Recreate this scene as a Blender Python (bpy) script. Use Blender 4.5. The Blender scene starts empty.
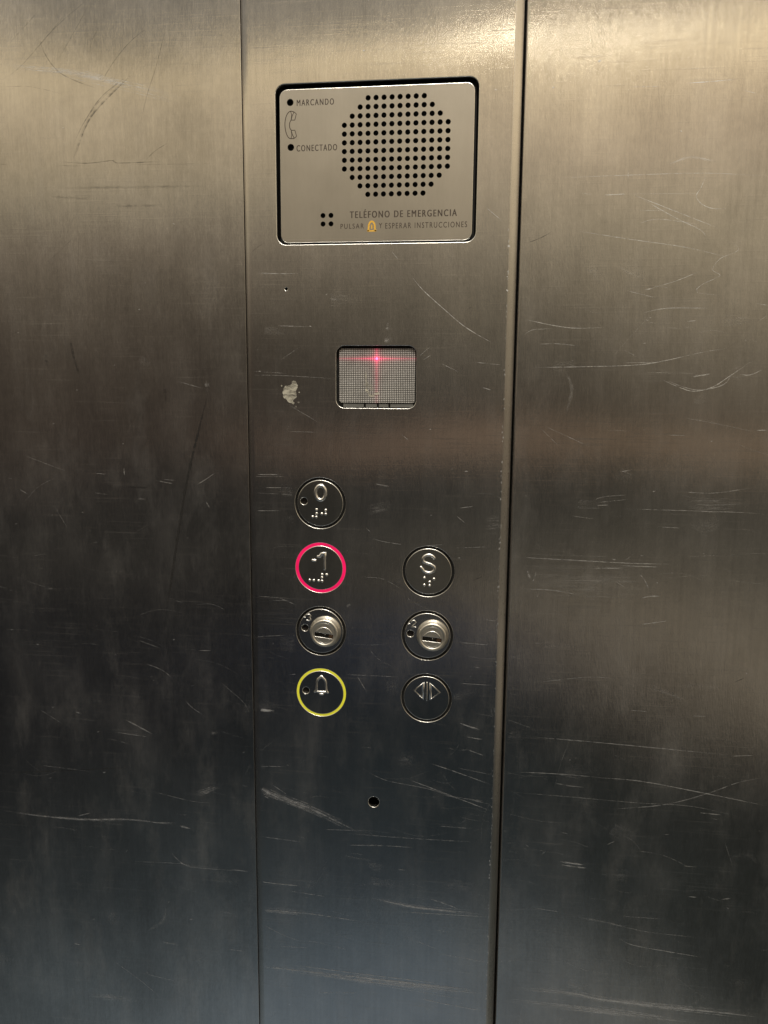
import bpy, bmesh, math, random
from mathutils import Vector, Matrix
from mathutils.geometry import tessellate_polygon
random.seed(7)
S = bpy.context.scene
COL = S.collection
MM = 0.001
PI = math.pi

# ------------------------------------------------------------------ materials
def new_mat(name):
    m = bpy.data.materials.new(name); m.use_nodes = True
    nt = m.node_tree; nt.nodes.clear()
    return m, nt
def nd(nt, t, **kw):
    n = nt.nodes.new(t)
    for k, v in kw.items():
        if k in n.inputs: n.inputs[k].default_value = v
        else: setattr(n, k, v)
    return n
def noise(nt, vec, scale, detail=3, rough=.55):
    mp = nd(nt, 'ShaderNodeMapping'); mp.inputs['Scale'].default_value = scale
    nt.links.new(vec, mp.inputs['Vector'])
    n = nd(nt, 'ShaderNodeTexNoise'); n.inputs['Scale'].default_value = 1
    n.inputs['Detail'].default_value = detail; n.inputs['Roughness'].default_value = rough
    nt.links.new(mp.outputs[0], n.inputs['Vector'])
    return n.outputs[0]
def mrange(nt, src, a, b, c, d):
    n = nd(nt, 'ShaderNodeMapRange'); 
    for i, v in zip(('From Min', 'From Max', 'To Min', 'To Max'), (a, b, c, d)): n.inputs[i].default_value = v
    nt.links.new(src, n.inputs['Value']); return n.outputs[0]
def mth(nt, op, a, b):
    n = nd(nt, 'ShaderNodeMath', operation=op)
    for i, v in enumerate((a, b)):
        if isinstance(v, (int, float)): n.inputs[i].default_value = v
        else: nt.links.new(v, n.inputs[i])
    return n.outputs[0]

WAVE = .006
def steel(name, base=(.578, .560, .545), rough=.30, aniso=.9, grain=.5, dirt=1.0, off=(0, 0, 0), scuff=1.0):
    m, nt = new_mat(name); L = nt.links.new
    out = nd(nt, 'ShaderNodeOutputMaterial'); p = nd(nt, 'ShaderNodeBsdfPrincipled')
    L(p.outputs[0], out.inputs[0])
    p.inputs['Metallic'].default_value = 1
    geo = nd(nt, 'ShaderNodeNewGeometry')
    mp0 = nd(nt, 'ShaderNodeMapping'); mp0.inputs['Location'].default_value = off
    L(geo.outputs['Position'], mp0.inputs['Vector']); vec = mp0.outputs[0]
    tan = nd(nt, 'ShaderNodeCombineXYZ'); tan.inputs[0].default_value = 1
    L(tan.outputs[0], p.inputs['Tangent'])
    p.inputs['Anisotropic'].default_value = aniso
    g1 = noise(nt, vec, (1700, 1700, 230), 3, .7)        # vertical brushing
    g2 = noise(nt, vec, (500, 500, 20), 2, .5)
    h1 = noise(nt, vec, (22, 22, 900), 3, .6)            # horizontal wiping marks
    c1 = noise(nt, vec, (9, 9, 7), 5, .6)                # cloudy film
    c2 = noise(nt, vec, (35, 35, 14), 4, .65)            # finger smears
    c3 = noise(nt, vec, (160, 160, 120), 3, .7)
    # roughness
    r = mth(nt, 'ADD', mrange(nt, c1, .35, .7, -.02*dirt, .03*dirt), mrange(nt, c2, .4, .75, -.01*dirt, .03*dirt))
    r = mth(nt, 'ADD', r, mrange(nt, g1, .3, .7, -.03*grain, .05*grain))
    r = mth(nt, 'ADD', r, mrange(nt, h1, .58, .78, 0, .06*scuff))
    r = mth(nt, 'ADD', r, rough)
    L(r, p.inputs['Roughness'])
    # colour of the film on the steel
    v = mth(nt, 'ADD', mrange(nt, c1, .3, .7, .80, 1.12), mrange(nt, c2, .35, .7, -.06*dirt, .07*dirt))
    v = mth(nt, 'ADD', v, mrange(nt, g1, .3, .7, -.07*grain, .07*grain))
    v = mth(nt, 'ADD', v, mrange(nt, g2, .3, .7, -.05*grain, .05*grain))
    v = mth(nt, 'ADD', v, mrange(nt, c3, .35, .7, -.04*dirt, .04*dirt))
    mx = nd(nt, 'ShaderNodeVectorMath', operation='SCALE')
    mx.inputs[0].default_value = base; L(v, mx.inputs['Scale'])
    L(mx.outputs[0], p.inputs['Base Color'])
    # thin greasy haze and dust over the metal
    c4 = noise(nt, vec, (60, 60, 22), 5, .7)
    hz = mth(nt, 'ADD', mrange(nt, c2, .48, .74, 0, .028*dirt), mrange(nt, c4, .52, .78, 0, .05*dirt))
    hz = mth(nt, 'ADD', hz, mrange(nt, h1, .60, .78, 0, .04*scuff))
    L(mth(nt, 'SUBTRACT', 1.0, hz), p.inputs['Metallic'])
    # fine relief
    hh = mth(nt, 'ADD', mth(nt, 'MULTIPLY', g1, grain), mth(nt, 'MULTIPLY', mrange(nt, h1, .55, .8, 0, 1), .12*scuff))
    b = nd(nt, 'ShaderNodeBump'); b.inputs['Strength'].default_value = .55
    b.inputs['Distance'].default_value = .00008
    L(hh, b.inputs['Height'])
    wv = noise(nt, vec, (5, 5, 3.2), 1, .4)              # the sheet is not perfectly flat
    b2 = nd(nt, 'ShaderNodeBump'); b2.inputs['Strength'].default_value = 1; b2.inputs['Distance'].default_value = WAVE
    L(wv, b2.inputs['Height']); L(b2.outputs[0], b.inputs['Normal']); L(b.outputs[0], p.inputs['Normal'])
    return m
def simple(name, col, rough=.5, metal=0., emis=None, es=0., bump=None):
    m, nt = new_mat(name); L = nt.links.new
    out = nd(nt, 'ShaderNodeOutputMaterial'); p = nd(nt, 'ShaderNodeBsdfPrincipled')
    L(p.outputs[0], out.inputs[0])
    p.inputs['Base Color'].default_value = (*col, 1); p.inputs['Roughness'].default_value = rough
    p.inputs['Metallic'].default_value = metal
    geo = nd(nt, 'ShaderNodeNewGeometry')
    n = noise(nt, geo.outputs['Position'], (700, 700, 700), 3)
    L(mrange(nt, n, .3, .7, max(rough-.06, 0), rough+.08), p.inputs['Roughness'])
    if emis:
        p.inputs['Emission Color'].default_value = (*emis, 1)
        n2 = noise(nt, geo.outputs['Position'], (75, 75, 75), 3); L(mrange(nt, n2, .3, .7, es*.72, es*1.25), p.inputs['Emission Strength'])
    return m

M_WL = steel('brushed_steel_wall', off=(3.1, 0, 1.7), rough=.165, aniso=.96, grain=.9)
M_WR = steel('brushed_steel_wall_right', off=(-2.3, 0, .4), rough=.17, aniso=.96, grain=.9)
M_FP = steel('brushed_steel_faceplate', rough=.15, aniso=.96, dirt=.7, grain=.8)
M_BEND = steel('brushed_steel_bend', base=(.68, .655, .62), rough=.28, aniso=.75, dirt=.3)
M_LIP = steel('polished_cut_edge', base=(.78, .77, .74), rough=.26, aniso=0, grain=.1, dirt=.2, scuff=0)
M_CAP = steel('button_steel', base=(.50, .49, .46), rough=.17, aniso=.9, grain=.15, dirt=.5, scuff=.2)
M_EMB = steel('embossed_steel', base=(.85, .84, .82), rough=.27, aniso=0, grain=.05, dirt=.2, scuff=0)
M_PLATE = steel('satin_phone_plate', base=(.54, .52, .49), rough=.36, aniso=.55, grain=.25, dirt=.25, scuff=0)
M_KEY = steel('nickel_lock', base=(.70, .67, .60), rough=.40, aniso=0, grain=.1, dirt=.6, scuff=0)
M_BLACK = simple('black_void', (.004, .004, .004), .7)
M_RING = simple('black_ring', (.003, .003, .003), .9)
M_PINK = simple('lit_ring_pink', (.35, .005, .05), .4, emis=(1.0, .004, .125), es=.62)
M_YEL = simple('yellow_ring', (.62, .60, .05), .45, emis=(.7, .66, .02), es=.24)
M_INK = simple('engraved_ink', (.05, .035, .025), .6)
M_YINK = simple('yellow_ink', (.72, .42, .05), .5)
M_LED = simple('red_led', (1, .05, .1), .4, emis=(1, .12, .28), es=3.2)
M_FRAME = simple('grey_display_frame', (.10, .10, .095), .5)
M_DARKHOLE = simple('tinted_lens', (.01, .008, .007), .25)

def scratch_mat(name, col, metal, rough, mul):
    m, nt = new_mat(name); L = nt.links.new
    out = nd(nt, 'ShaderNodeOutputMaterial'); p = nd(nt, 'ShaderNodeBsdfPrincipled')
    p.inputs['Base Color'].default_value = (*col, 1); p.inputs['Metallic'].default_value = metal; p.inputs['Roughness'].default_value = rough
    tr = nd(nt, 'ShaderNodeBsdfTransparent'); mix = nd(nt, 'ShaderNodeMixShader')
    at = nd(nt, 'ShaderNodeAttribute', attribute_name='op')
    geo = nd(nt, 'ShaderNodeNewGeometry')
    n = noise(nt, geo.outputs['Position'], (190, 190, 600), 5, .75)
    f = mth(nt, 'MULTIPLY', at.outputs['Fac'], mrange(nt, n, .36, .62, .05, 1.3*mul))
    L(f, mix.inputs[0]); L(tr.outputs[0], mix.inputs[1]); L(p.outputs[0], mix.inputs[2]); L(mix.outputs[0], out.inputs[0])
    return m
M_SC = scratch_mat('scratch_and_light_band', (.90, .91, .93), .92, .44, 1.1)  # pale scratches; also draws the light band painted on the left sheet
M_SD = scratch_mat('scratch_dark', (.012, .011, .01), 0, .9, 2.2)
M_GLUE = scratch_mat('dried_residue', (.44, .42, .35), 0, .8, 1.2)

# ------------------------------------------------------------------ mesh helpers
def link(name, bm, mats, parent=None, smooth=False):
    me = bpy.data.meshes.new(name); bm.normal_update(); bm.to_mesh(me); bm.free()
    for m in (mats if isinstance(mats, (list, tuple)) else [mats]): me.materials.append(m)
    o = bpy.data.objects.new(name, me); COL.objects.link(o)
    if smooth:
        for p in me.polygons: p.use_smooth = True
    if parent: o.parent = parent
    return o
def thing(name, label, cat, loc=(0, 0, 0)):
    o = bpy.data.objects.new(name, None); COL.objects.link(o); o.location = loc
    o.empty_display_size = .01; o['label'] = label; o['category'] = cat
    return o
def V(x, y, z): return Vector((x*MM, y*MM, z*MM))
def circ(cx, cz, r, n=64): return [(cx+r*math.cos(2*PI*i/n), cz+r*math.sin(2*PI*i/n)) for i in range(n)]
def rrect(x0, z0, x1, z1, r, k=8):
    P = []
    for cx, cz, a in ((x1-r, z1-r, 0), (x0+r, z1-r, 90), (x0+r, z0+r, 180), (x1-r, z0+r, 270)):
        for i in range(k+1):
            t = math.radians(a+90*i/k); P.append((cx+r*math.cos(t), cz+r*math.sin(t)))
    return P
def offset(poly, d):          # outward for counter-clockwise outlines (as seen from the front)
    n = len(poly); R = []
    for i in range(n):
        a = Vector(poly[i-1]); b = Vector(poly[i]); c = Vector(poly[(i+1) % n])
        e1 = (b-a).normalized(); e2 = (c-b).normalized()
        n1 = Vector((e1.y, -e1.x)); n2 = Vector((e2.y, -e2.x)); m = (n1+n2)
        m = m/max(m.length_squared/2, .2) if m.length > 1e-6 else n1
        R.append((b.x+m.x*d, b.y+m.y*d))
    return R
def fill(bm, outer, holes, y, mi=0):
    loops = [[Vector((p[0], p[1], 0)) for p in L] for L in [outer]+holes]
    vs = [bm.verts.new(V(p.x, y, p.y)) for L in loops for p in L]
    for t in tessellate_polygon(loops):
        try: f = bm.faces.new([vs[i] for i in t]); f.material_index = mi
        except ValueError: continue
        f.normal_update()
        if f.normal.y > 0: f.normal_flip()
def skirt(bm, poly, prof, mi=0, flip=False, smooth=True):   # sweep profile [(outward offset, y)] round an outline
    rings = []
    for off, y in prof:
        pp = offset(poly, off) if abs(off) > 1e-9 else poly
        rings.append([bm.verts.new(V(p[0], y, p[1])) for p in pp])
    n = len(poly)
    for a, b in zip(rings, rings[1:]):
        for i in range(n):
            q = [a[i], a[(i+1) % n], b[(i+1) % n], b[i]]
            f = bm.faces.new(q[::-1] if flip else q); f.material_index = mi; f.smooth = smooth
def lipprof(c=.35, depth=3.0, k=4, y0=0.):   # hole edge rounded into the depth
    P = [(c-c*math.sin(PI/2*i/k), y0+c-c*math.cos(PI/2*i/k)) for i in range(k+1)]
    P.append((0, y0+depth)); return P
def capprof(c=.4, depth=2.5, y0=0., k=4):   # outer edge of a raised plate: c inward at the top
    P = [(-c+c*math.sin(PI/2*i/k), y0+c-c*math.cos(PI/2*i/k)) for i in range(k+1)]
    P.append((0, y0+depth)); return P
def plate(bm, outer, holes, y0=0., c=.4, depth=2.5, mi_face=0, mi_edge=1, hole_c=.3, hole_depth=1.2, mi_hole=None):
    fill(bm, offset(outer, -c), [offset(h, hole_c) for h in holes], y0, mi_face)
    skirt(bm, outer, capprof(c, depth, y0), mi_edge)
    for h in holes: skirt(bm, h, lipprof(hole_c, hole_depth, 3, y0), mi_edge if mi_hole is None else mi_hole)
def disc(bm, cx, cz, r, y, mi=0, n=40):
    f = bm.faces.new([bm.verts.new(V(x, y, z)) for x, z in circ(cx, cz, r, n)]); f.material_index = mi
    f.normal_update()
    if f.normal.y > 0: f.normal_flip()
def catmull(P, step=2.0):
    P = [Vector(p) for p in P]
    if len(P) == 2:
        n = max(2, int((P[1]-P[0]).length/step)); return [P[0].lerp(P[1], i/n) for i in range(n+1)]
    Q = [P[0]*2-P[1]]+P+[P[-1]*2-P[-2]]; R = []
    for i in range(1, len(Q)-2):
        a, b, c, d = Q[i-1:i+3]; n = max(2, int((c-b).length/step))
        for k in range(n):
            t = k/n; R.append(.5*((2*b)+(c-a)*t+(2*a-5*b+4*c-d)*t*t+(3*b-a-3*c+d)*t**3))
    R.append(P[-1]); return R
def tube(bm, pts, r, y, closed=False, mi=0, seg=8, flat=.8):       # half-round raised stroke
    P = [Vector(p) for p in pts]; n = len(P); rows = []
    for i in range(n):
        a = P[i-1] if (i or closed) else P[0]; b = P[(i+1) % n] if (i < n-1 or closed) else P[-1]
        t = (b-a).normalized(); s = Vector((t.y, -t.x))
        e1 = (P[i]-a).normalized() if (P[i]-a).length > 1e-6 else t
        k = 1/max(.5, abs(e1.dot(t)))
        rows.append([bm.verts.new(V(P[i].x+s.x*r*k*math.cos(PI*j/seg), y-r*flat*math.sin(PI*j/seg), P[i].y+s.y*r*k*math.cos(PI*j/seg))) for j in range(seg+1)])
    rng = range(n if closed else n-1)
    for i in rng:
        for j in range(seg):
            f = bm.faces.new((rows[i][j], rows[(i+1) % n][j], rows[(i+1) % n][j+1], rows[i][j+1])); f.smooth = True; f.material_index = mi
    if not closed:                                     # round ends
        for i, sg in ((0, -1), (n-1, 1)):
            t = ((P[1]-P[0]) if i == 0 else (P[-1]-P[-2])).normalized()*sg
            prev = rows[i]
            for k in (1, 2, 3):
                th = k*PI/6
                cur = []
                for j in range(seg+1):
                    v0 = rows[i][j].co; c = V(P[i].x, y, P[i].y); w = (v0-c)*math.cos(th)
                    cur.append(bm.verts.new(c+w+Vector((t.x, 0, t.y))*(math.sin(th)*r*MM*max(.02, 1-abs(j/seg-.5)*0))))
                for j in range(seg):
                    q = (prev[j], cur[j], cur[j+1], prev[j+1])
                    f = bm.faces.new(q if sg > 0 else q[::-1]); f.smooth = True; f.material_index = mi
                prev = cur
def dome(bm, cx, cz, r, y, mi=0, h=.8):
    prev = None; n = 14
    for k in range(5):
        a = PI/2*k/5; rr = r*math.cos(a); yy = y-r*h*math.sin(a)
        cur = [bm.verts.new(V(px, yy, pz)) for px, pz in circ(cx, cz, rr, n)]
        if prev:
            for i in range(n):
                f = bm.faces.new((prev[i], prev[(i+1) % n], cur[(i+1) % n], cur[i])); f.smooth = True; f.material_index = mi
        prev = cur
    f = bm.faces.new(prev); f.smooth = True; f.material_index = mi
def grid_fill(bm, x0, z0, x1, z1, y, mi=0): 
    f = bm.faces.new([bm.verts.new(V(*c)) for c in ((x0, y, z0), (x1, y, z0), (x1, y, z1), (x0, y, z1))]); f.material_index = mi
def box(bm, x0, y0, z0, x1, y1, z1, mi=0):
    v = [bm.verts.new(V(x, y, z)) for x in (x0, x1) for y in (y0, y1) for z in (z0, z1)]
    for q in ((0, 1, 3, 2), (4, 6, 7, 5), (0, 4, 5, 1), (2, 3, 7, 6), (0, 2, 6, 4), (1, 5, 7, 3)):
        f = bm.faces.new([v[i] for i in q]); f.material_index = mi

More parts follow.
